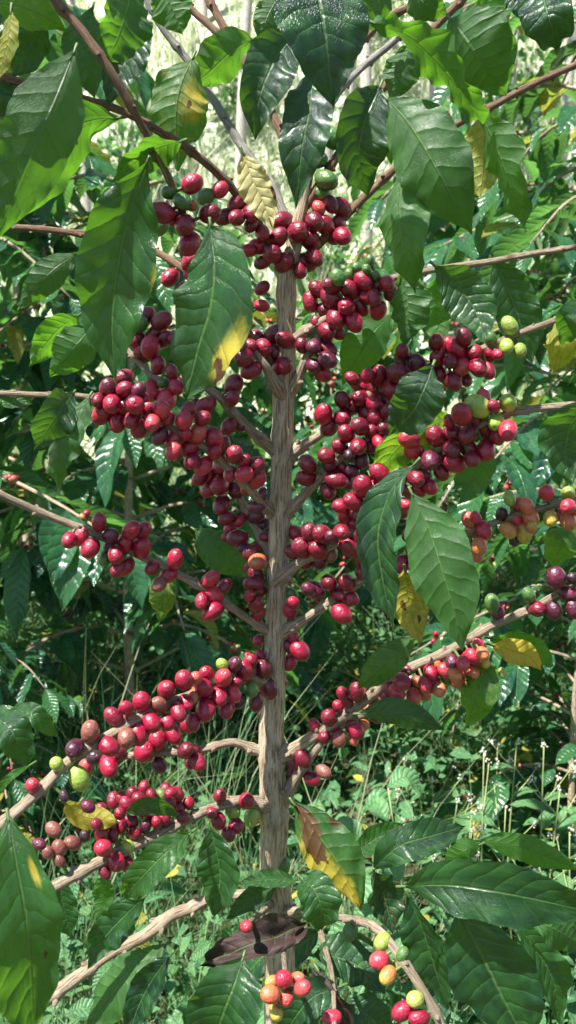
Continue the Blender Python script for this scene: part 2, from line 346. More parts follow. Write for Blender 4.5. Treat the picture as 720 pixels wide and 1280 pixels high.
for i, (mt, pt) in enumerate(BR):
    pts = np.array([P(a, b, y) for a, b, y, r in pt]); rd = np.array([r * PX(y) for a, b, y, r in pt])
    rd[0] *= 1.3; rd[1] *= 1.08
    g = G(); Lm = np.linalg.norm(np.diff(pts, axis=0), axis=1).sum()
    tube(g, pts, rd, n=max(24, int(Lm / .004)), m=12, rough=.05, nodes=.032, seed=i + 11)
    # opposite leaf scars and dried bracts at the nodes
    q = spline(np.c_[pts, rd], 200); Lc = np.r_[0, np.cumsum(np.linalg.norm(np.diff(q[:, :3], axis=0), axis=1))]
    for s0 in np.arange(.016, Lm - .01, .032):
        k = int(np.searchsorted(Lc, s0)); c = q[k, :3]; r = q[k, 3]; T = nrm(q[min(k + 1, 200), :3] - q[k - 1, :3])
        A = nrm(np.cross(T, RNG.standard_normal(3)))
        for sg in (-1, 1):
            d = nrm(A * sg + T * .5)
            tube(g, np.array([c + A * sg * r * .5, c + d * r * 1.5, c + d * r * 1.9]), np.array([r * .65, r * .42, r * .15]), n=4, m=6, rough=.1, seed=k)
    o = g.build('branch', M[mt], tree, ROOT)
    branches.append((o, spline(np.array([(a, b, y, r) for a, b, y, r in pt]), 120)))
def nearest(px, py, skip_top=True):
    best = None
    for o, s in branches:
        d = np.hypot(s[:, 0] - px, s[:, 1] - py); k = int(d.argmin())
        if best is None or d[k] < best[0]: best = (d[k], o, s[k, 2], s[k])
    return best

# ------------------------------------------------------------------ cherries: x y r colour
CH = """
203 266 13 r;240 230 12 r;275 237 10 l;228 252 10 g;257 246 10 g;240 257 7 o;262 267 12 d;231 281 13 r;237 305 13 r;219 273 9 r;295 255 10 d;281 271 10 d;296 272 10 d;314 267 10 d;314 281 9 d;313 242 8 d;200 283 10 g;212 240 9 g;328 291 9 r;324 308 10 l;311 313 8 r
213 347 10 r;230 363 10 d;238 327 11 r;240 344 9 r;328 360 8 d;327 382 8 r
353 276 12 d;348 297 11 d;372 290 13 d;393 277 11 d;407 282 11 d;340 317 12 d;355 328 12 d;388 300 12 d;383 328 12 d;393 322 10 d;375 338 9 d;413 255 9 d;427 260 11 r;423 280 10 d;428 295 11 r;417 297 9 d;398 260 8 l;328 328 8 d
416 173 12 g;398 200 10 g;408 225 12 g;401 241 10 g
388 377 10 r;398 362 10 d;415 357 10 d;415 373 13 d;437 362 11 d;455 352 11 r;433 383 11 r;420 398 13 d;442 402 11 r;450 382 11 d;405 387 9 d;468 372 10 r;475 355 10 r;473 388 10 r;458 371 9 d;484 354 10 r;488 365 9 d
422 347 9 g;437 345 7 g;447 335 7 g;462 327 7 g;470 345 6 g;458 337 6 g
408 413 11 d;422 414 9 d;392 433 10 p;410 437 10 d;395 402 8 d;378 432 9 d;407 424 10 p;409 450 11 p;392 457 9 p;403 467 10 r
320 422 11 d;345 418 13 d;357 425 11 d;328 435 12 r;342 442 10 d;360 440 10 r;352 459 12 r;305 447 12 d;314 463 11 d;312 432 9 d
182 395 11 d;202 401 11 d;174 406 10 g;170 423 11 d;206 424 9 d;188 434 12 r;181 445 9 d;198 457 10 d;216 423 7 d;215 465 8 d;203 478 7 g;176 440 8 d;193 417 9 d
155 472 11 d;135 485 11 d;155 487 10 d;173 488 9 p;140 505 12 r;128 517 12 r;123 500 9 d;147 528 11 r;157 508 11 r;168 506 13 r;165 525 11 r;174 535 11 r;190 528 11 l;189 488 12 l;208 500 13 l;202 513 11 l;200 545 10 p;220 547 12 l;230 526 11 l;217 563 11 l;220 483 9 r;210 524 9 l;235 512 9 r;237 560 11 r;186 512 9 r;180 500 8 r
292 481 12 d;290 498 10 d;257 507 11 d;253 523 10 r;247 542 12 l;267 547 12 r;286 533 10 d;278 557 10 r;293 568 11 r;277 582 13 r;254 582 11 l;305 593 11 l;318 582 11 d;320 599 12 l;275 607 12 r;295 612 12 d;250 597 9 r;262 612 9 r;277 631 11 d;320 633 9 p;300 533 7 p;263 595 9 r;328 618 7 p;240 577 10 r;288 592 9 r;268 566 9 r;243 508 8 d;232 543 8 r;305 575 8 r;309 611 8 r
100 670 11 l;113 685 12 r;87 675 10 r;124 653 10 r;138 670 10 p;164 663 11 r;178 663 11 r;156 679 11 r;177 685 12 r;145 693 11 r;157 708 11 r;147 711 9 d;219 699 11 r;211 718 11 r;190 710 9 d;199 730 10 b;131 698 8 g;137 682 8 p;263 724 10 l;280 733 9 r;252 751 9 r;267 744 12 l;266 764 12 r
283 648 9 d;300 650 8 r;288 660 8 r;297 673 12 d;320 645 10 p;329 655 8 p;315 690 10 d;322 702 11 o;312 708 8 r;320 718 10 d;317 730 11 d;323 740 9 d;312 745 7 r;320 755 11 d;322 767 9 r;285 672 7 d;305 685 7 p;323 800 7 r;325 820 7 r;331 672 7 d
363 763 10 r;365 742 7 g;367 753 8 r;367 795 8 r;375 813 12 r;363 828 9 r;363 808 9 d
370 667 10 r;387 665 11 d;403 668 12 d;377 685 13 d;365 690 9 d;398 688 12 d;382 702 10 d;400 702 10 p;414 693 9 b;415 672 9 p
393 738 12 p;411 728 11 d;433 728 11 d;424 742 11 d;440 748 9 r;418 760 9 g;427 767 12 r;398 751 6 r;453 717 9 d;386 737 9 p
427 633 10 r;442 627 12 r;453 608 13 r;433 645 11 r;452 645 12 d;468 628 10 d;427 665 11 d;443 662 11 r;437 683 12 d;453 672 10 d;465 655 10 d;452 698 9 r;475 592 12 r;462 616 9 d;470 610 9 r;446 655 8 r
404 518 12 r;412 533 11 d;428 522 11 r;433 542 11 d;450 480 11 r;468 483 10 r;428 500 10 d;438 508 11 d;450 497 11 d;468 505 11 r;458 516 11 d;450 533 11 d;470 524 11 d;425 558 10 d;408 570 10 d;412 583 9 p;428 583 9 r;448 558 11 d;463 558 9 d;452 575 10 p;440 588 9 p;385 580 11 d;383 597 11 d;420 600 11 d;433 602 10 p;410 613 10 d;474 553 9 r;437 568 9 k;460 470 9 r;475 470 11 r;466 541 9 d;440 473 8 d;484 514 9 d;480 536 9 d
503 440 9 d;503 453 10 d;497 467 13 d;488 485 12 d;522 455 11 p;545 428 10 d;547 448 11 d;560 432 9 d;572 437 12 r;550 467 9 d;567 477 11 d;578 458 11 l;563 452 9 d;593 440 10 r;598 460 11 r;610 463 9 r;613 440 10 r;580 422 10 d;622 443 7 r;589 450 8 d;488 503 9 d;512 466 9 d;535 462 8 d;583 475 8 d;477 497 9 d;513 449 7 r
637 407 10 G;633 433 9 G;650 438 8 G;613 423 8 g;553 482 6 o
597 508 14 G;635 504 11 G;620 527 11 G;577 518 13 r;605 497 9 l;617 508 8 r;562 527 8 r;567 542 12 d;585 542 12 d;607 537 12 r;635 538 12 l;595 525 9 d;565 562 10 d;585 560 11 d;607 563 12 r;590 574 10 d;568 578 13 r;544 545 12 d;511 549 12 l;517 563 12 l;537 575 12 p;552 590 10 r;520 598 11 d;537 608 10 r;507 613 8 d;523 613 8 r;505 630 9 r;550 571 7 d;529 592 8 d;500 638 9 d;622 545 9 r;510 592 8 d
510 668 8 d;517 687 11 p;502 705 10 r;519 707 10 p;497 728 8 l
586 650 9 o;595 647 7 l;604 663 11 l;588 665 7 o;599 683 10 o;595 693 8 o;637 623 8 G;648 632 10 l;658 632 9 o;646 649 9 l;663 647 11 o;635 663 10 y;655 666 11 y;683 616 10 l;710 617 9 G;710 633 10 l;688 648 9 y;710 650 11 o;698 643 7 o;719 635 8 l;643 675 8 k;627 643 9 k;665 659 7 y
695 722 13 p;717 723 9 k;709 741 10 p;671 761 11 d;692 763 11 p;717 760 11 p;615 754 10 g;661 744 9 g;623 767 8 p
475 862 9 r;483 868 9 d;507 838 9 d;525 843 9 r;531 855 9 l;549 862 9 o;556 838 9 l;572 852 9 o;579 829 9 l;590 820 9 l;600 838 8 l;588 852 8 o;470 895 9 r;438 905 9 d;418 908 9 r;405 922 9 d
565 828 9 p;502 852 12 r;516 858 9 k;496 865 10 l;517 871 10 o;530 867 9 o;541 854 10 l;490 876 10 o;563 829 10 p;538 840 9 r;551 839 6 g;560 849 8 g;568 843 9 o;570 817 9 l;583 817 9 l;589 833 9 o;597 825 8 o;603 817 9 o;598 805 8 l;593 841 7 o;580 838 7 o;607 829 6 y;533 833 7 r;628 841 6 G;522 852 7 o;487 860 8 r;547 827 8 o;578 827 7 l
428 867 8 r;446 865 11 d;465 873 10 d;423 883 8 r;411 897 11 d;434 877 8 d;393 907 8 r;446 913 10 r;424 923 10 b;442 924 7 o;378 948 10 d;366 953 8 d;390 973 10 d;404 964 9 b;453 890 7 r;473 885 7 o;455 905 7 o;364 964 7 d;461 886 8 o
278 831 8 G;293 831 10 p;305 839 13 r;328 837 13 d;313 827 10 d;342 841 9 l;349 851 9 r;335 859 13 d;314 861 10 g;320 877 10 d;335 878 9 r;279 848 12 l;295 852 9 r;292 867 10 l;273 870 12 r;255 860 12 r;258 842 10 r;245 848 9 l;257 887 14 r;282 887 10 r;300 876 9 k;241 903 10 r;241 871 8 o;287 882 8 r
208 862 12 r;230 850 12 r;177 877 12 r;199 881 11 b;158 885 9 r;142 896 11 r;163 897 9 b;189 903 13 r;209 903 10 r;223 890 11 r;232 878 10 r;173 918 12 r;197 926 13 r;158 922 12 b;217 917 11 r;235 905 11 r;180 940 14 r;136 933 13 r;118 947 12 k;136 957 13 r;113 915 13 b;94 936 13 p;107 959 10 l;99 973 13 G;71 955 9 G;199 956 10 p;41 982 10 l;232 938 11 d;238 953 8 d;247 952 10 r;150 940 9 d;242 938 9 d
166 993 9 d;152 997 8 d;190 995 8 d;202 996 9 g;208 987 8 d;220 993 10 r;224 1011 8 r;110 1008 9 p;127 1012 9 d;163 1025 10 d;150 1017 8 d;182 1033 8 p;80 995 7 k;138 1033 8 d;67 1037 10 b;74 1060 10 b;91 1054 10 b;49 1055 8 p;75 1076 7 b;106 1045 8 k;127 1044 9 d;141 1044 8 d;129 1060 12 l;145 1077 12 r;159 1080 10 r;160 1058 9 G;131 1090 8 d;180 1035 8 r;212 1003 8 d;236 1004 8 r;196 1012 8 d;176 1012 8 r;60 1066 8 b;121 1030 8 d
142 1000 9 d;158 1006 9 r;175 1000 10 d;188 1018 9 r;205 1024 10 d;229 1022 9 d;150 1032 9 r;196 1028 8 r;214 992 9 r;180 985 8 d;116 1020 9 d;132 1028 9 r;168 1042 9 r
275 995 9 d;308 1001 11 r;292 1016 9 G;315 1020 11 G;273 1026 10 r;295 1032 10 r;286 1043 9 d;264 1016 8 d
355 1224 12 l;378 1235 11 l;338 1243 12 o;358 1247 11 o;340 1227 8 y;372 1222 8 o;346 1268 9 y;353 1082 11 g;438 1164 11 g;350 1156 9 g;415 1272 11 l;308 1158 9 l;373 1143 7 g;344 1256 8 y
478 1177 11 G;474 1200 12 l;485 1219 11 y;503 1193 9 g;519 1249 11 G;503 1264 12 r;524 1272 11 r
"""
CC = {'r': ((.33, .005, .032), (.17, .004, .022)), 'd': ((.21, .005, .022), (.09, .003, .014)), 'l': ((.48, .022, .052), (.50, .09, .07)), 'p': ((.11, .008, .03), (.05, .006, .02)),
      'k': ((.022, .008, .018), (.04, .015, .02)), 'b': ((.25, .085, .06), (.14, .04, .03)), 'o': ((.55, .17, .06), (.50, .035, .05)), 'y': ((.50, .38, .06), (.52, .12, .04)),
      'g': ((.055, .15, .03), (.09, .2, .035)), 'G': ((.26, .38, .055), (.40, .44, .09))}
bs = []
for t in CH.replace('\n', ';').split(';'):
    f = t.split()
    if len(f) != 4: continue
    x, yy, r = map(float, f[:3])
    if any(math.hypot(x - b[0], yy - b[1]) < 4.5 for b in bs): continue
    d, br, by, row = nearest(x, yy)
    bs.append([x, yy, r, f[3], by, br, row])
nb = len(bs); xy = np.array([[b[0], b[1]] for b in bs]); rr = np.array([b[2] for b in bs]) * 1.03; by = np.array([b[4] for b in bs])
off = (11.5 - rr) * .9 - 6 + RNG.uniform(-5, 5, nb)           # depth offsets in px, positive = away
base = by / .00062
dep = base + off
for it in range(160):
    for i in range(nb):
        dx = xy - xy[i]; d2 = (dx ** 2).sum(1); rs_ = (rr + rr[i]) * .93
        need = np.sqrt(np.maximum(rs_ ** 2 - d2, 0)); need[i] = 0
        js = np.nonzero(need > 0)[0]
        for j in js:
            dz = dep[j] - dep[i]; ov = need[j] - abs(dz)
            if ov > .1:
                sgn = 1 if dz > 0 or (dz == 0 and j > i) else -1
                dep[j] += sgn * ov * .25; dep[i] -= sgn * ov * .25
    dep += (np.clip(dep, base - 30, base + 26) - dep) * .5
TH = np.arange(18) / 18 * 2 * math.pi
FI = np.r_[0.02, np.linspace(.16, math.pi - .16, 12), math.pi - .1, math.pi - .02]
def cherry(g, c, r, ax, col, col2, seed, el=1.12):
    rs = np.random.default_rng(seed)
    ax = nrm(ax); A = nrm(np.cross(ax, [.3, .2, .9])); B = np.cross(ax, A)
    f = FI[:, None]; t = TH[None]
    rad = np.sin(f) ** .92 * (1 + .03 * np.cos(2 * t + rs.uniform(0, 6))); h = -np.cos(f) * el
    # navel at the far pole: a small raised ring round a dimple
    e = math.pi - f; h = h + .035 * np.exp(-((e - .17) / .06) ** 2) - .05 * np.exp(-(e / .1) ** 2)
    vv = np.array(c) + r * (A * (rad * np.cos(t))[..., None] + B * (rad * np.sin(t))[..., None] + ax * (h + 0 * t)[..., None])
    loc = np.stack([rad * np.cos(t), rad * np.sin(t), h + 0 * t], -1)
    k = np.clip(.5 + .9 * (loc @ nrm(rs.standard_normal(3))), 0, 1)[..., None] ** 1.6 * rs.uniform(.2, .9)
    cc = np.array(col) * (1 - k) + np.array(col2) * k
    cc = cc * rs.uniform(.85, 1.15)
    tip = np.exp(-(e / .10) ** 2)[..., None] * .8
    cc = cc * (1 - tip) + np.array((.16, .06, .035)) * tip
    g.grid(vv.reshape(-1, 3), len(FI) - 1, len(TH), loc.reshape(-1, 3) + rs.uniform(0, 40, 3), np.clip(cc, 0, 1).reshape(-1, 3), closed=True, flip=True)
order = sorted(range(nb), key=lambda i: -(rr[i] - (dep[i] - base[i]) * .04)); big = set(order[:100])
rest = G()
for i, (x, yy, r, ck, byy, br, row) in enumerate(bs):
    y = dep[i] * .00062; c = P(x, yy, y); cb = P(row[0], row[1], row[2])
    ax = nrm((c - cb) * [1, .45, 1]) + RNG.normal(0, .3, 3) + np.array([0, -.25, 0])
    R0 = rr[i] * PX(y) * (1.0 if ck != 'k' else .9)
    g = G() if i in big else rest
    cherry(g, c, R0 * .95, ax, *CC[ck], seed=i + 100, el=RNG.uniform(1.18, 1.42))
    if ck == 'o': pass
    if i in big:
        o = g.build('cherry', M['cherry'], br, ROOT)
        lb = {'k': 'shrivelled blackened cherry', 'b': 'brownish overripe cherry', 'g': 'unripe dark green cherry', 'G': 'unripe light green cherry', 'o': 'half ripe orange cherry', 'y': 'half ripe yellow cherry'}.get(ck)
        if lb: o['label'] = lb
tag(rest.build('cherries', M['cherry'], tree, ROOT), kind='stuff')
# short stalks between the cherries and their branch
g = G()
for i, (x, yy, r, ck, byy, br, row) in enumerate(bs):
    y = dep[i] * .00062; c = P(x, yy, y); cb = P(row[0], row[1], row[2])
    if np.linalg.norm(c - cb) < .02: tube(g, np.array([cb, (c + cb) / 2, c]), np.array([.0014, .0012, .0012]), n=3, m=5, seed=i)
tag(g.build('cherry_stalks', M['stem'], tree, ROOT), kind='stuff')

# ------------------------------------------------------------------ leaves of the tree
# (midrib px points, y base, y tip, width px, roll deg, upper side seen, tone with some shade and sun glow painted in, options)
LV = [
 ([(184,203),(166,250),(150,320),(140,400),(144,478)], -.14, -.12, 104, 12, 1, .35, dict(wave=.05, spots=[('y', .5, 1., .12, .5), ('b', .75, .3, .03, .9)])),
 ([(228,176),(195,185),(165,205),(136,230)], -.12, -.10, 42, -15, 1, .55, {}),
 ([(263,280),(269,330),(263,385),(248,435),(232,502)], -.15, -.13, 104, 18, 1, .25, dict(lw=.85, rw=1.1, wave=.03, fold=.15, spots=[('y', .62, .85, .2, .85), ('b', .66, .7, .07, .8), ('b', .72, 1., .08, .9), ('b', .58, .45, .03, .9)], L='dark leaf hanging from the upper branch with a yellow and brown blotch on its edge')),
 ([(385,-50),(398,0),(408,60),(416,134)], -.16, -.17, 112, -8, 1, .02, dict(fold=.2, wave=.03)),
 ([(372,38),(342,78),(324,125),(319,176)], -.08, -.09, 66, -20, 1, .05, {}),
 ([(390,84),(388,130),(377,190),(370,262)], -.07, -.09, 66, 15, 1, .02, dict(wave=.05)),
 ([(476,106),(456,150),(449,195),(459,246)], -.09, -.08, 72, 10, 1, .03, {}),
 ([(482,122),(515,160),(545,210),(568,252),(590,294)], -.11, -.12, 96, 10, 0, .5, dict(wave=.03)),
 ([(562,22),(580,48),(603,80),(633,120)], -.05, -.05, 98, 5, 0, .45, dict(wave=.03)),
 ([(465,28),(512,48),(556,92),(596,145),(604,158)], -.12, -.12, 46, 38, 0, .6, dict(wave=.12)),
 ([(598,140),(618,180),(636,230),(657,290)], -.11, -.12, 44, 30, 0, .6, dict(wave=.10)),
 ([(606,140),(606,190),(600,248)], -.04, -.04, 60, 0, 0, .8, dict(yel=.48)),
 ([(504,210),(499,260),(506,320),(519,368)], -.10, -.11, 60, 18, 0, .55, dict(wave=.06)),
 ([(503,340),(510,385),(506,432)], -.05, -.05, 54, 0, 0, .5, {}),
 ([(543,332),(573,358),(596,392),(606,430)], -.13, -.14, 66, -10, 1, .25, dict(wave=.04)),
 ([(617,322),(634,358),(650,402),(665,455)], -.02, -.01, 62, 10, 1, .15, dict(fold=.35)),
 ([(546,345),(545,390),(552,436)], -.03, -.03, 42, 0, 0, .8, {}),
 ([(541,457),(530,485),(515,515),(487,545)], -.13, -.12, 66, 5, 1, .15, dict(lw=1.1)),
 ([(565,520),(528,538),(495,562),(466,602)], -.05, -.05, 50, -25, 1, 1., dict(yel=.35)),
 ([(514,615),(537,665),(553,715),(568,765),(578,814)], -.14, -.16, 92, -8, 0, .5, dict(wave=.03)),
 ([(520,578),(490,612),(473,668),(480,730),(494,792)], -.13, -.13, 58, 20, 1, .1, dict(wave=.05)),
 ([(506,712),(511,755),(526,806)], -.10, -.10, 54, 0, 0, .7, dict(yel=.55, spots=[('b', .5, -.3, .07, 1.), ('b', .7, .4, .06, 1.)], L='yellowing leaf with black spots hanging behind the cherries')),
 ([(522,792),(495,818),(468,842),(448,862)], -.07, -.06, 44, -10, 0, .6, {}),
 ([(448,892),(490,890),(525,900),(557,912)], -.07, -.08, 40, 20, 0, .4, {}),
 ([(614,820),(602,850),(592,880),(584,908)], -.06, -.06, 52, 0, 0, .9, dict(yel=.3)),
 ([(612,798),(640,805),(670,816),(692,832)], -.03, -.03, 48, 0, 1, .8, {}),
 ([(614,806),(636,812),(660,820),(677,838)], -.06, -.06, 38, 0, 1, 1., dict(yel=.95, L='bright yellow leaf below the right branch')),
 ([(740,500),(712,535),(706,572),(714,603)], -.16, -.15, 74, -8, 1, .3, {}),
 ([(740,382),(716,398),(704,432)], -.12, -.12, 40, 0, 1, .3, {}),
 ([(694,400),(699,430),(691,468)], -.03, -.03, 42, 0, 0, .9, dict(yel=.5)),
 ([(10,1020),(20,1080),(31,1140),(38,1200),(42,1305)], -.25, -.27, 118, -6, 1, .45, dict(lw=1.1, rw=.75, wave=.035, spots=[('y', .25, .6, .08, .9), ('b', .6, .5, .02, .8)], L='large glossy leaf close to the camera at the lower left')),
 ([(262,1034),(271,1066),(275,1100),(267,1147)], -.12, -.12, 60, 5, 1, .3, {}),
 ([(240,1040),(207,1066),(178,1095),(151,1127)], -.13, -.14, 50, 10, 1, .6, {}),
 ([(366,1003),(394,1042),(424,1085),(447,1128),(450,1143)], -.10, -.12, 78, 5, 0, .55, dict(lw=1.0, wave=.04, yel=.2, brn=.25, crumple=.05, spots=[('y', .6, -.8, .4, 1.0), ('y', .85, -.2, .25, .9), ('b', .05, 0, .25, 1.3), ('b', .35, -.4, .2, .85), ('b', .6, -.9, .08, .8), ('b', .3, .9, .12, .6)], rev=1, L='dying leaf beside the trunk, yellow and red brown on one half')),
 ([(376,1097),(392,1112),(401,1135),(402,1164)], -.14, -.15, 60, 0, 1, .4, {}),
 ([(572,1135),(600,1188),(626,1240),(664,1315)], -.19, -.2, 128, 6, 1, .12, dict(fold=.18, wave=.03)),
 ([(502,1108),(560,1106),(620,1114),(690,1128),(752,1143)], -.18, -.2, 84, 8, 1, .2, dict(wave=.04)),
 ([(510,1118),(528,1160),(541,1200),(560,1262)], -.15, -.15, 58, 15, 1, .12, {}),
 ([(642,1152),(670,1188),(692,1230),(700,1282)], -.15, -.15, 54, -10, 1, .4, {}),
 ([(466,1088),(498,1058),(538,1045),(582,1033)], -.12, -.1, 52, 10, 1, .15, {}),
 ([(440,1070),(470,1048),(512,1030)], -.08, -.06, 40, 10, 1, .6, {}),
 ([(468,1090),(480,1122),(492,1168)], -.13, -.13, 56, -10, 1, .1, dict(brn=.35)),
 ([(598,1050),(640,1056),(682,1070),(728,1088)], -.07, -.05, 40, 25, 0, .9, {}),
 ([(602,1055),(580,1064),(553,1084)], -.08, -.08, 30, 0, 0, .9, {}),
 ([(660,1150),(690,1160),(735,1185)], -.16, -.15, 50, 0, 0, .5, {}),
 ([(208,1180),(174,1208),(142,1240),(104,1288)], -.07, -.08, 68, 5, 0, .6, dict(wave=.03)),
 ([(214,1193),(192,1222),(173,1258),(158,1304)], -.12, -.12, 50, 10, 1, .02, {}),
 ([(304,1196),(292,1232),(279,1265),(262,1315)], -.16, -.17, 108, 5, 1, .3, dict(wave=.03)),
 ([(180,1122),(152,1148),(126,1178),(110,1212)], -.04, -.04, 56, 0, 1, .2, {}),
 ([(74,1098),(80,1138),(90,1174)], -.05, -.05, 40, 0, 1, .3, {}),
 ([(128,1092),(128,1125),(117,1154)], -.06, -.06, 32, 0, 0, .8, {}),
 ([(375,1163),(338,1178),(302,1190),(262,1208)], -.10, -.12, 50, -10, 1, .3, dict(mat='dead', wave=.12, crumple=.16, fold=.7, L='dry dark brown curled leaf in front of the trunk')),
 ([(396,1210),(414,1238),(431,1265),(442,1300)], -.15, -.15, 34, 25, 1, .3, dict(mat='dead', wave=.12, crumple=.16, fold=.7, L='dry purple brown leaf hanging beside the bottom cherries')),
 ([(390,1194),(424,1198),(456,1214),(482,1242)], -.11, -.12, 66, -10, 1, .15, {}),
 ([(428,1232),(392,1246),(370,1270),(350,1305)], -.16, -.16, 62, 0, 1, .15, {}),
 ([(374,1103),(335,1099),(298,1104)], -.05, -.05, 26, 20, 1, .4, {}),
 ([(348,1106),(312,1124),(281,1150)], -.04, -.04, 32, 0, 1, .15, {}),
 ([(400,1162),(370,1185),(330,1195),(300,1230)], .03, .03, 60, 0, 1, .15, {}),
 ([(470,1180),(430,1180),(400,1172)], -.08, -.08, 34, 0, 1, .3, {}),
 ([(560,1240),(540,1270),(530,1310)], -.1, -.1, 60, 0, 1, .1, {}),
 ([(430,1250),(460,1270),(490,1300)], -.07, -.07, 60, 0, 1, .15, {}),
 ([(94,62),(70,125),(38,195),(-8,305)], -.17, -.18, 94, 8, 0, .45, dict(wave=.03)),
 ([(150,147),(102,156),(66,200),(14,284)], -.11, -.12, 74, 0, 0, .5, dict(wave=.06)),
 ([(168,-22),(158,16),(145,52),(128,82)], -.09, -.1, 66, -10, 1, .55, {}),
 ([(176,15),(166,55),(148,95),(134,132)], -.07, -.07, 56, 20, 1, .05, {}),
 ([(116,10),(110,55),(112,95),(119,124)], -.05, -.05, 62, 0, 0, .3, {}),
 ([(242,70),(225,108),(219,150),(223,214)], -.03, -.03, 78, 0, 0, .6, dict(yel=.3, spots=[('b', .45, .4, .05, .9), ('b', .15, .3, .03, .9), ('y', .4, .5, .3, .7)], L='yellow green leaf with brown spots below the top left twigs')),
 ([(198,-28),(214,8),(229,44)], -.02, -.02, 58, 0, 0, .6, {}),
 ([(-15,2),(25,8),(58,22),(84,40)], -.1, -.1, 48, 20, 0, 1., dict(yel=.3)),
 ([(14,12),(9,52),(-4,104)], -.14, -.14, 22, 20, 0, 1., dict(yel=.5)),
 ([(58,25),(36,58),(8,98)], -.06, -.06, 42, 0, 1, .1, {}),
 ([(22,100),(14,130),(-6,162)], -.05, -.05, 44, 0, 1, .02, {}),
 ([(318,48),(290,64),(262,90),(240,108)], .02, .03, 56, 0, 0, .6, {}),
 ([(350,-8),(333,25),(325,58)], -.03, -.03, 36, 0, 0, .4, dict(brn=.2)),
 ([(303,190),(315,222),(330,255),(342,290)], -.07, -.07, 44, -10, 1, .5, dict(mat='cream', wave=.06, spots=[('b', .6, .9, .1, .7), ('b', .9, 0, .1, .7)], L='pale cream dried leaf stuck above the top cherries')),
 ([(672,-32),(682,8),(690,35),(695,66)], -.12, -.12, 66, 0, 1, .05, {}),
 ([(598,-14),(615,10),(629,40)], -.05, -.05, 46, 0, 0, 1., {}),
 ([(640,-20),(655,5),(665,22)], -.07, -.07, 40, 0, 1, .1, {}),
 ([(484,-24),(468,8),(448,42)], -.02, -.02, 48, 0, 0, .4, {}),
 ([(512,55),(502,90),(488,128)], -.0, -.0, 48, 0, 0, .4, {}),
 ([(496,128),(489,165),(489,206)], -.02, -.02, 34, 0, 0, .9, dict(yel=.3)),
 ([(515,-20),(530,5),(560,20)], -.03, -.03, 44, 0, 0, .4, {}),
 ([(100,393),(72,413),(52,438),(36,458)], .02, .02, 42, 0, 0, .95, {}),
 ([(120,404),(97,430),(62,472)], .01, .01, 56, 0, 0, .65, {}),
 ([(98,316),(62,342),(22,388)], -.0, -.0, 42, 0, 0, .35, {}),
 ([(92,491),(72,518),(43,562)], -.06, -.07, 50, -10, 1, .1, {}),
 ([(112,495),(90,528),(70,570),(72,614)], -.07, -.07, 40, 30, 0, .5, dict(wave=.08)),
 ([(-10,486),(10,500),(40,505)], -.04, -.04, 22, 0, 1, .5, {}),
 ([(217,712),(204,738),(199,778)], -.0, -.0, 40, 0, 0, .5, dict(yel=.35, brn=.3, L='olive brown leaf under the left branch')),
 ([(243,662),(276,688),(313,722)], .04, .04, 56, 0, 0, .4, {}),
 ([(492,392),(466,418),(446,448),(428,482)], .01, .01, 58, 0, 0, .75, {}),
 ([(612,558),(592,598),(574,630)], -.02, -.02, 50, 0, 0, .5, {}),
 ([(80,1003),(104,1020),(150,1028)], -.10, -.10, 38, 0, 0, .9, dict(yel=.6)),
 ([(157,1016),(190,1006),(226,1021)], -.08, -.08, 24, 0, 1, .3, {}),
 ([(40,955),(12,972),(-10,1000)], -.1, -.1, 12, 0, 1, .8, {}),
 ([(-14,890),(14,914),(38,962)], .02, .0, 52, 0, 1, .25, {}),
 ([(14,884),(44,895),(72,922)], .03, .03, 30, 0, 1, .4, {}),
 ([(722,655),(702,680),(690,715)], -.02, -.02, 50, 0, 0, .9, dict(yel=.3)),
]
assert len(LV) <= 100, len(LV)
def petiole(g, p0, d, L, r, seed):
    tube(g, np.array([p0 - d * L, p0, p0 + d * L * .8]), np.array([r, r * .9, r * .4]), n=5, m=6, seed=seed, mi=1)
for i, (pts, y0, y1, w, roll, up, tone, op) in enumerate(LV):
    op = dict(op); lab = op.pop('L', None); mt = op.pop('mat', 'leaf'); op.pop('rev', 0)
    k = np.linspace(0, 1, len(pts)); bow = RNG.uniform(-.022, .008)
    p3 = np.array([P(a, b, y0 + (y1 - y0) * t + bow * math.sin(math.pi * t)) for (a, b), t in zip(pts, k)])
    c = spline(p3, 44); nor = nrm(CAM - c); T = nrm(np.gradient(c, axis=0))
    rl = R(roll + (RNG.uniform(-26, 26)))
    nn = np.array([rot(nor[j], T[j], rl) for j in range(len(c))])
    ym = (y0 + y1) / 2
    g = G(); kw = dict(fold=float(RNG.uniform(.22, .5)), wave=float(RNG.uniform(.045, .085)), curl=float(RNG.uniform(0, .18))); kw.update(op)
    leaf_geo(g, p3, w * .90 * PX(ym) / max(.6, math.cos(rl)), nn, nu=44, nv=16, seed=i + 1, up=bool(up), tone=tone, **kw)
    petiole(g, c[0], nrm(c[1] - c[0]), .004, .0010, i)
    o = g.build('leaf', [M[mt], M['stem']], tree, ROOT)
    if lab: o['label'] = lab

g = G(); rs = np.random.default_rng(91)  # unseen leaves added above the frame to dapple and shade the tree
for i in range(26):
    b = np.array([rs.uniform(-.42, .42), rs.uniform(-.34, .25), 0]); b[2] = rs.uniform(1.47, 1.95) + max(0, b[1]) * .5
    az = rs.uniform(0, 6.28); d = np.array([math.cos(az), math.sin(az), 0]); l = rs.uniform(.10, .16)
    leaf_geo(g, np.array([b, b + d * l * .5 + [0, 0, .01], b + d * l * .9 + [0, 0, -.04]]), l * .42, nrm(np.array([0, 0, 1.]) + rs.normal(0, .3, 3)), nu=14, nv=8, fold=.3, seed=i + 300, tone=rs.uniform(0, .6))
tag(g.build('added_shade_leaves', M['leaf'], tree, ROOT), kind='stuff')

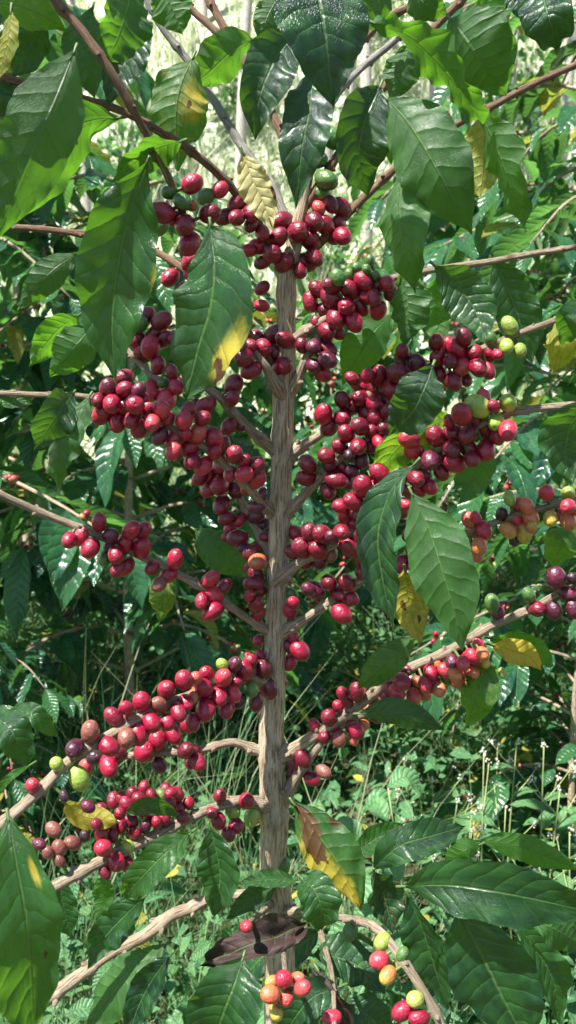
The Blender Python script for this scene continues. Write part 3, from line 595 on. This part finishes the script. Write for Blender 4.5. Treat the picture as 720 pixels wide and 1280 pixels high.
# ------------------------------------------------------------------ neighbouring coffee trees
def coffee_proto(name, seed, height, spread, tiers, lsize=.14, berries=30, lean=.05):
    rs = np.random.default_rng(seed)
    root = thing(name, 'x', 'coffee tree', (0, 0, 0))
    g = G(); top = np.array([lean, 0, height])
    tube(g, np.array([[0, 0, -.05], [0, .01, height * .3], [lean * .4, -.01, height * .65], top]), np.array([.016, .013, .010, .004]), n=30, m=9, rough=.05, nodes=.07, seed=seed)
    g.build('trunk', M['bark'], root)
    gb = G(); gl = G(); gc = G()
    for ti in range(tiers):
        z = height * (.16 + .84 * (ti + .5) / tiers); f = z / height
        for s in range(2 + (ti % 2)):
            az = ti * 1.57 + s * (3.14 if ti % 2 == 0 else 2.1) + rs.uniform(-.35, .35)
            L = spread * (1.15 - .62 * f) * rs.uniform(.75, 1.1)
            d = np.array([math.cos(az), math.sin(az), 0]); b0 = np.array([lean * f, 0, z])
            p = np.array([b0, b0 + d * L * .35 + [0, 0, .10 * L], b0 + d * L * .7 + [0, 0, .02 * L], b0 + d * L + [0, 0, -.22 * L * rs.uniform(.4, 1.5)]])
            tube(gb, p, np.array([.006, .005, .004, .002]), n=14, m=6, rough=.05, nodes=.05, seed=ti)
            c = spline(p, 60); nn = max(4, int(L / .055))
            for q in range(nn + 1):
                t = .22 + .78 * q / nn; k = min(59, int(t * 60)); cp = c[k]; T = nrm(c[k + 1] - c[k]); sd = nrm(np.cross(T, [0, 0, 1]))
                for sg in (-1, 1):
                    if q == nn: ld = nrm(T + sd * sg * .35)
                    else: ld = nrm(sd * sg + T * rs.uniform(.2, .8))
                    if rs.random() < .12: continue
                    l = lsize * rs.uniform(.6, 1.25); dr = rs.uniform(.15, 1.1)
                    m1 = cp + ld * l * .45 + [0, 0, -dr * .15 * l]; m2 = cp + ld * l * .92 * math.cos(dr * .6) + [0, 0, -dr * .75 * l]
                    nrl = nrm(np.array([0, 0, 1.]) + ld * dr * .6 + rs.normal(0, .28, 3))
                    leaf_geo(gl, np.array([cp + ld * .008, m1, m2]), l * rs.uniform(.36, .46), nrl, nu=9, nv=6, fold=rs.uniform(.1, .5), wave=.06, seed=int(rs.integers(1, 9999)), up=True,
                             tone=float(rs.beta(1.3, 2.0)), yel=.5 if rs.random() < .05 else 0)
                if berries and rs.random() < berries / 100 and f < .8:
                    for _ in range(int(rs.integers(3, 8))):
                        ck = rs.choice(list('rrddlgo')); cherry(gc, cp + rs.normal(0, .009, 3), .0068, rs.standard_normal(3), *CC[ck], seed=int(rs.integers(9999)))
        # crown shoots
    for q in range(8):
        az = q * .9; ld = np.array([math.cos(az), math.sin(az), .3]); l = lsize * .8
        leaf_geo(gl, np.array([top + [0, 0, -.03 * q], top + ld * l * .5 + [0, 0, .02 - .03 * q], top + ld * l + [0, 0, -.02 - .03 * q]]), l * .4, np.array([0, 0, 1.]), nu=9, nv=6, seed=q, tone=.7)
    gb.build('branches', M['twig'], root)
    gl.build('crown', M['bgleaf'], root)
    if gc.n: tag(gc.build('cherries', M['cherry'], root), kind='stuff')
    return root
def copy_thing(o):
    c = o.copy(); COL.objects.link(c)
    for ch in list(o.children):
        d = ch.copy(); COL.objects.link(d); d.parent = c
    return c
protos = [coffee_proto('background_coffee_tree', 21, 1.75, .62, 13), coffee_proto('background_coffee_tree', 33, 1.35, .55, 11, .15), coffee_proto('background_coffee_tree', 55, 2.1, .75, 14, .15, 15)]
# x, y, proto, rot, scale, label
NB = [
 (-.43, 1.55, 0, .3, .93, 'thin stemmed coffee tree with small red cherries just behind the left cherry clusters'),
 (-.98, 1.35, 2, 1.2, 1.08, 'dense coffee tree at the left edge behind the middle left branch'),
 (-1.05, 2.7, 2, 2.6, 1.2, 'shaded coffee tree further back beyond the left edge foliage'),
 (-.30, 3.0, 0, 4.0, 1.0, 'coffee tree behind the trunk, left of centre and half hidden'),
 (.20, 3.2, 1, 1.9, 1.1, 'short coffee tree directly behind the upper trunk'),
 (.72, 1.15, 2, 5.2, .80, 'dark leaved coffee tree at the right edge below the upper right leaves'),
 (1.02, 2.1, 2, 3.0, 1.2, 'coffee tree behind the dark one at the right edge'),
 (.62, 2.9, 0, .8, 1.25, 'coffee tree in the gap right of the trunk with pale shining leaves'),
 (-.60, 1.0, 1, 2.2, .45, 'low young coffee tree at the left edge, its top just under the long left branch'),
 (.58, .98, 1, 5.0, .58, 'low dark coffee tree at the right edge above the white wildflowers'),
 (-1.9, 3.6, 2, .9, 1.0, 'far coffee tree seen past the left edge leaves'),
 (1.8, 3.7, 2, 4.4, 1.0, 'far coffee tree seen past the right edge leaves'),
]
used = set()
for (x, y, pi, rz, sc, lab) in NB:
    o = protos[pi] if pi not in used else copy_thing(protos[pi]); used.add(pi)
    o.location = (x, y, float(H(x, y))); o.rotation_euler = (0, 0, rz); o.scale = (sc,) * 3
    tag(o, lab, 'coffee tree', 'coffee trees growing behind the main tree')

# ------------------------------------------------------------------ pale trees on the slope
sp = []
for i, (px, y, lean) in enumerate([(178, 9.0, .3), (262, 11.0, -.2), (300, 8.0, .5), (408, 7.6, -.3), (432, 9.5, .4), (455, 7.0, -.1), (540, 8.5, -.9), (560, 10.5, .2), (590, 7.2, -.5), (688, 9.0, .3), (120, 7.5, -.4), (640, 11.0, .1)]):
    x = (px - 360) / FP * (y + .65); z = float(H(x, y)); hh = 4.2 + (i % 4) * .5; rs = np.random.default_rng(i + 70)
    root = thing('slope_tree', ['slender pale trunk standing straight on the bright slope', 'pale leaning trunk on the bright slope'][abs(lean) > .35] + ', ' + ['first from the left', 'behind the grey top left branch', 'third beside the top left twigs', 'just right of the top dark leaves', 'between the upper branch and dark leaf', 'nearest the trunk line, right of it', 'behind the broad top right leaf', 'far up right of the broad leaf', 'below the curled top right leaf', 'nearest the right edge', 'behind the left drooping leaf', 'farthest up near the upper right twig'][i], 'tree', (x, y, z), 'slender pale trees on the slope')
    g = G(); tube(g, np.array([[0, 0, -.1], [lean * .2, 0, hh * .35], [lean * .6, .1, hh * .7], [lean, 0, hh]]), np.array([.06, .05, .04, .02]), n=30, m=9, rough=.05, seed=i)
    for b in range(6):
        z0 = hh * (.45 + .09 * b); az = rs.uniform(0, 6.28); d = np.array([math.cos(az), math.sin(az), .6])
        s0 = np.array([lean * z0 / hh * .9, 0, z0]); tube(g, np.array([s0, s0 + d * .4, s0 + d * .9 + [0, 0, .2]]), np.array([.022, .016, .008]), n=8, m=6, seed=b)
    g.build('trunk', M['pale'], root)
    g = G()
    for b in range(260):
        c = np.array([lean, 0, hh]) + rs.normal(0, 1, 3) * [.6, .6, .45]; d = nrm(rs.standard_normal(3)); l = rs.uniform(.1, .2)
        leaf_geo(g, np.array([c, c + d * l * .5, c + d * l + [0, 0, -.03]]), l * .5, nrm(rs.standard_normal(3) + [0, 0, 1]), nu=3, nv=2, seed=b, tone=rs.random())
    g.build('crown', M['weed'], root)

# shrubs on the slope
root = thing('slope_shrub', 'x', 'shrub', (0, 0, 0)); g = G(); gl = G(); rs = np.random.default_rng(12)
for k in range(9):
    az = k * .7; e = np.array([math.cos(az) * rs.uniform(.2, .5), math.sin(az) * rs.uniform(.2, .5), rs.uniform(.5, 1.1)])
    tube(g, np.array([[0, 0, -.05], e * .5 + [0, 0, .05], e]), np.array([.015, .01, .005]), n=8, m=6, seed=k)
    for q in range(34):
        c = e * rs.uniform(.35, 1.05) + rs.normal(0, .12, 3); d = nrm(rs.standard_normal(3)); l = rs.uniform(.07, .15)
        leaf_geo(gl, np.array([c, c + d * l * .5, c + d * l + [0, 0, -.02]]), l * .5, nrm(rs.standard_normal(3) + [0, 0, 1]), nu=4, nv=2, seed=q, tone=rs.uniform(.4, 1))
g.build('stem', M['pale'], root); gl.build('crown', M['weed'], root)
SHR = [(.35, 7.0, 'leafy shrub on the slope behind the top left twigs'), (-1.5, 8.0, 'shrub on the slope at the upper left edge'), (1.2, 6.6, 'shrub on the slope between the upper right leaves'), (2.3, 8.5, 'shrub high on the slope near the upper right corner'),
       (-.5, 9.0, 'shrub on the slope between two pale trunks, left of the trunk top'), (-2.3, 6.2, 'low shrub at the foot of the slope, left'), (.9, 10.5, 'shrub farthest up the slope behind the round top leaf'), (2.6, 6.4, 'low shrub at the foot of the slope, right')]
for i, (x, y, lab) in enumerate(SHR):
    o = root if i == 0 else copy_thing(root)
    o.location = (x, y, float(H(x, y))); o.rotation_euler = (0, 0, i * 1.3); o.scale = (.8 + .15 * (i % 4),) * 3; tag(o, lab, 'shrub', 'leafy shrubs on the bright slope')

# ------------------------------------------------------------------ grass and weeds
def blades(g, n, xr, yr, hr, wr, dry, fan=.45, nseg=3, tone=(0, 1), seed=0):
    rs = np.random.default_rng(seed)
    y = rs.uniform(*yr, n); x = rs.uniform(-1, 1, n) * (fan * (y + 1.1)) if xr is None else rs.uniform(*xr, n)
    # clumping
    keep = (np.sin(x * 3.1 + 1.3 * np.sin(y * 2.2)) * np.cos(y * 2.7 + x) + rs.uniform(-1, 1, n)) > -.55
    x, y = x[keep], y[keep]; n = len(x)
    z = H(x, y); h = rs.uniform(*hr, n) * (1 + .5 * np.sin(x * 4 + y * 3)); w = rs.uniform(*wr, n)
    az = rs.uniform(0, 6.28, n); bend = rs.uniform(.1, .9, n) * h; faz = az + rs.normal(1.57, .6, n)
    u = np.linspace(0, 1, nseg + 1)
    cx = x[:, None] + np.cos(az)[:, None] * bend[:, None] * u ** 2; cy = y[:, None] + np.sin(az)[:, None] * bend[:, None] * u ** 2
    cz = z[:, None] - .01 + h[:, None] * (u - .25 * (bend / h)[:, None] * u ** 2)
    ww = w[:, None] * (1 - u ** 1.5 * .95)[None] / 2
    dx = np.cos(faz)[:, None] * ww; dy = np.sin(faz)[:, None] * ww
    a = np.stack([cx - dx, cy - dy, cz], -1); b = np.stack([cx + dx, cy + dy, cz], -1)
    v = np.stack([a, b], 2)      # n, seg+1, 2, 3
    k = (nseg + 1) * 2; base = (np.arange(n) * k)[:, None, None]; s = np.arange(nseg)[None, :, None] * 2
    q = (base + s + np.array([0, 1, 3, 2])[None, None]).reshape(-1, 4)
    lf = np.zeros((n, k, 3)); lf[..., 0] = (rs.random(n) < dry)[:, None] * rs.uniform(.4, 1, n)[:, None]; lf[..., 1] = rs.uniform(*tone, n)[:, None]
    g.add(v.reshape(-1, 3), q, np.zeros((n * k, 3)), lf.reshape(-1, 3))
g = G(); blades(g, 26000, None, (.35, 5.2), (.05, .24), (.002, .006), .12, seed=1)
blades(g, 5000, None, (.5, 5.0), (.25, .5), (.002, .004), .5, nseg=4, seed=2)
tag(g.build('grass', M['grass']), 'tangled green grass covering the ground behind the tree', 'grass', kind='stuff')
g = G(); blades(g, 60000, None, (5.0, 17), (.08, .4), (.012, .05), .5, fan=.5, seed=3); blades(g, 900, None, (5.5, 15), (.5, 1.3), (.015, .03), .9, fan=.5, nseg=5, seed=8)
tag(g.build('slope_grass', M['hillgrass']), 'dry grass on the bright slope behind, sun glare put into its pale colour', 'grass', kind='stuff')
# broad-leaved weeds
rs = np.random.default_rng(5); g = G(); U3 = np.array([0, .35, .7, 1.0]); W3 = np.array([.1, 1, .75, .05])
n = 60000
y = rs.uniform(.4, 5.2, n); x = rs.uniform(-1, 1, n) * .45 * (y + 1.1)
keep = (np.sin(x * 2.3 + 2) * np.cos(y * 1.9 + 1) + rs.uniform(-1, 1, n)) > -.3; x, y = x[keep], y[keep]; n = len(x)
z = H(x, y) + rs.beta(1.5, 2.2, n) * .34
d = nrm(rs.standard_normal((n, 3)) * [1, 1, .4]); up = nrm(rs.standard_normal((n, 3)) * .6 + [0, 0, 1.2]); sd = nrm(np.cross(d, up)); up = np.cross(sd, d)
l = rs.uniform(.014, .045, n) * rs.choice([1, 1, 1, 1.7], n); w = l * rs.uniform(.3, .6, n)
c = np.stack([x, y, z], -1)[:, None] + d[:, None] * (l[:, None] * U3)[..., None] - np.array([0, 0, 1.]) * (l[:, None] * U3 ** 2 * .25)[..., None]
v = np.stack([c + sd[:, None] * (s * w[:, None] / 2 * W3)[..., None] + up[:, None] * (abs(s) * w[:, None] * .12 * W3)[..., None] for s in (-1, 0, 1)], 2)  # n,4,3,3
base = (np.arange(n) * 12)[:, None, None]
qq = np.array([[a * 3 + b, a * 3 + b + 1, (a + 1) * 3 + b + 1, (a + 1) * 3 + b] for a in range(3) for b in range(2)])
q = (base + qq[None]).reshape(-1, 4)
co = np.stack([np.broadcast_to(U3[None, :, None], (n, 4, 3)), np.broadcast_to(np.array([-1, 0, 1.])[None, None], (n, 4, 3)), np.broadcast_to(rs.uniform(0, 40, n)[:, None, None], (n, 4, 3))], -1)
lf = np.zeros((n, 12, 3)); lf[..., 1] = rs.beta(1.2, 1.6, n)[:, None]; lf[..., 0] = (rs.random(n) < .04)[:, None] * .6
g.add(v.reshape(-1, 3), q, co.reshape(-1, 3), lf.reshape(-1, 3))
tag(g.build('weeds', M['weed']), 'low broad leaved green weeds growing through the grass', 'weeds', kind='stuff')

# wildflowers, lower right
def flower_at(px, py_top, y, lab, seed, hgt=None):
    rs = np.random.default_rng(seed); t = P(px, py_top, y); x, yy = t[0], t[1]; z0 = float(H(x, yy)); hgt = t[2] - z0
    root = thing('wildflower', lab, 'wildflower', (x, yy, z0), 'small white wildflowers')
    g = G(); gf = G(); gw = G(); o = np.array([x, yy, z0])
    b = np.array([rs.normal(0, .03), rs.normal(0, .03), 0])
    main = np.array([-b, [0, 0, hgt * .5], [0, 0, hgt]]); main[1] += b * .3
    tube(g, main, np.array([.0018, .0014, .0010]), n=12, m=5, seed=seed)
    heads = [main[2]]
    for k in range(int(rs.integers(5, 9))):
        f = rs.uniform(.4, .95); az = rs.uniform(0, 6.28); s = spline(main, 20)[int(f * 20)]; L = rs.uniform(.03, .09)
        e = s + np.array([math.cos(az) * L, math.sin(az) * L, L * 1.1]); tube(g, np.array([s, (s + e) / 2 + [0, 0, -.005], e]), np.array([.0010, .0009, .0007]), n=4, m=4, seed=k); heads.append(e)
        leaf_geo(gw, np.array([s, s + (e - s) * .5 * [1, 1, .3], s + (e - s) * [1, 1, .1]]), L * .45, np.array([0, 0, 1.]), nu=6, nv=4, seed=k, tone=.6)
    for hcen in heads:
        gf = G()
        for k in range(int(rs.integers(4, 9))):
            c = hcen + rs.normal(0, .0032, 3)
            f = np.linspace(.05, math.pi - .05, 5)[:, None]; tt = (np.arange(6) / 6 * 6.283)[None]; r = rs.uniform(.0010, .0023)
            rad = np.sin(f) * r * (1 + .35 * rs.standard_normal((5, 6))); v = c + np.stack([rad * np.cos(tt), rad * np.sin(tt), -np.cos(f) * r * 1.3 + 0 * tt], -1)
            gf.grid(v.reshape(-1, 3), 4, 6, v.reshape(-1, 3) * 0, (0, 0, 0), closed=True)
        gf.build('flower_head', M['flower'], root)
    g.build('stem', M['wstem'], root); gw.build('foliage', M['weed'], root)
FL = [(605, 940, .62, 'tallest wildflower with white tufts, left of the group by the lower right leaves'), (646, 925, .75, 'wildflower under the dark leaves at the right, forked stem'),
      (680, 930, .7, 'wildflower beneath the right edge leaves with many white heads'), (632, 1010, .6, 'short wildflower in the middle of the lower right patch'),
      (700, 985, .65, 'wildflower touching the right edge of the picture'), (572, 1000, .85, 'small pale wildflower nearest the trunk side of the patch'),
      (662, 1050, .55, 'low wildflower just above the big lower right leaf'), (622, 930, 1.1, 'faint wildflower further back among the grass'),
      (540, 975, 1.0, 'thin wildflower left of the flower patch'), (590, 1035, .7, 'wildflower close above the bright horizontal leaf'),
      (712, 1040, .6, 'wildflower at the right edge above the broad leaf'), (505, 950, 1.2, 'lone wildflower beyond the lower right branch')]
for i, (a, b, y, lab) in enumerate(FL): flower_at(a, b, y, lab, i + 900)

# a leafy weed between trunk and flowers, and spindly ones at the left
def weed_at(px, py, y, lab, seed, n, l, mt='weed', tone=.6):
    rs = np.random.default_rng(seed); t = P(px, py, y); z0 = float(H(t[0], t[1])); hgt = t[2] - z0
    root = thing('leafy_weed', lab, 'weed', (t[0], t[1], z0), 'single leafy weeds in the grass')
    g = G(); gw = G(); tube(g, np.array([[.05, .03, -.01], [.04, 0, hgt * .5], [0, 0, hgt]]), np.array([.0022, .0018, .001]), n=10, m=5, seed=seed); g.build('stem', M['wstem'], root)
    for k in range(n):
        az = k * 2.4 + rs.uniform(-.3, .3); s = np.array([0, 0, hgt * (1 - .85 * k / n)]); d = np.array([math.cos(az), math.sin(az), 0]); L = l * rs.uniform(.7, 1.1)
        leaf_geo(gw, np.array([s, s + d * L * .5 + [0, 0, .012], s + d * L + [0, 0, -.015]]), L * .6, nrm(np.array([0, -.5, 1.])), nu=14, nv=8, seed=seed + k, tone=tone, wave=.05)
    gw.build('foliage', M[mt], root)
weed_at(485, 985, .45, 'bright toothed weed standing right of the lower trunk', 41, 9, .055)
weed_at(455, 1010, .5, 'darker broad leaved weed beside the bright toothed one', 42, 8, .06)

# ------------------------------------------------------------------ light
SUN = nrm(np.array([-.40, -.33, .95]))
el = math.asin(SUN[2]); az = math.atan2(SUN[0], SUN[1])
w = bpy.data.worlds.new('World'); S.world = w; w.use_nodes = True; nt = w.node_tree
bg = nt.nodes['Background']; sky = nt.nodes.new('ShaderNodeTexSky'); sky.sky_type = 'NISHITA'; sky.sun_disc = False
sky.sun_elevation = el; sky.sun_rotation = az; sky.altitude = 1200; sky.air_density = 1.0; sky.dust_density = 1.0
nt.links.new(sky.outputs[0], bg.inputs[0]); bg.inputs[1].default_value = .075
ld = bpy.data.lights.new('sun', 'SUN'); ld.energy = 5.0; ld.angle = R(.5); ld.color = (1, .965, .91)
lo = bpy.data.objects.new('sun', ld); COL.objects.link(lo); lo.location = (-3, -3, 8)
from mathutils import Vector
lo.rotation_euler = Vector(-SUN).to_track_quat('-Z', 'Y').to_euler()
S.view_settings.view_transform = 'Standard'; S.view_settings.look = 'None'; S.view_settings.gamma = 1; S.view_settings.exposure = 1.35
S.view_settings.use_curve_mapping = False
S.cycles.max_bounces = 6; S.cycles.transmission_bounces = 4; S.cycles.diffuse_bounces = 3; S.cycles.glossy_bounces = 2; S.cycles.caustics_reflective = False; S.cycles.caustics_refractive = False
S.cycles.use_denoising = True
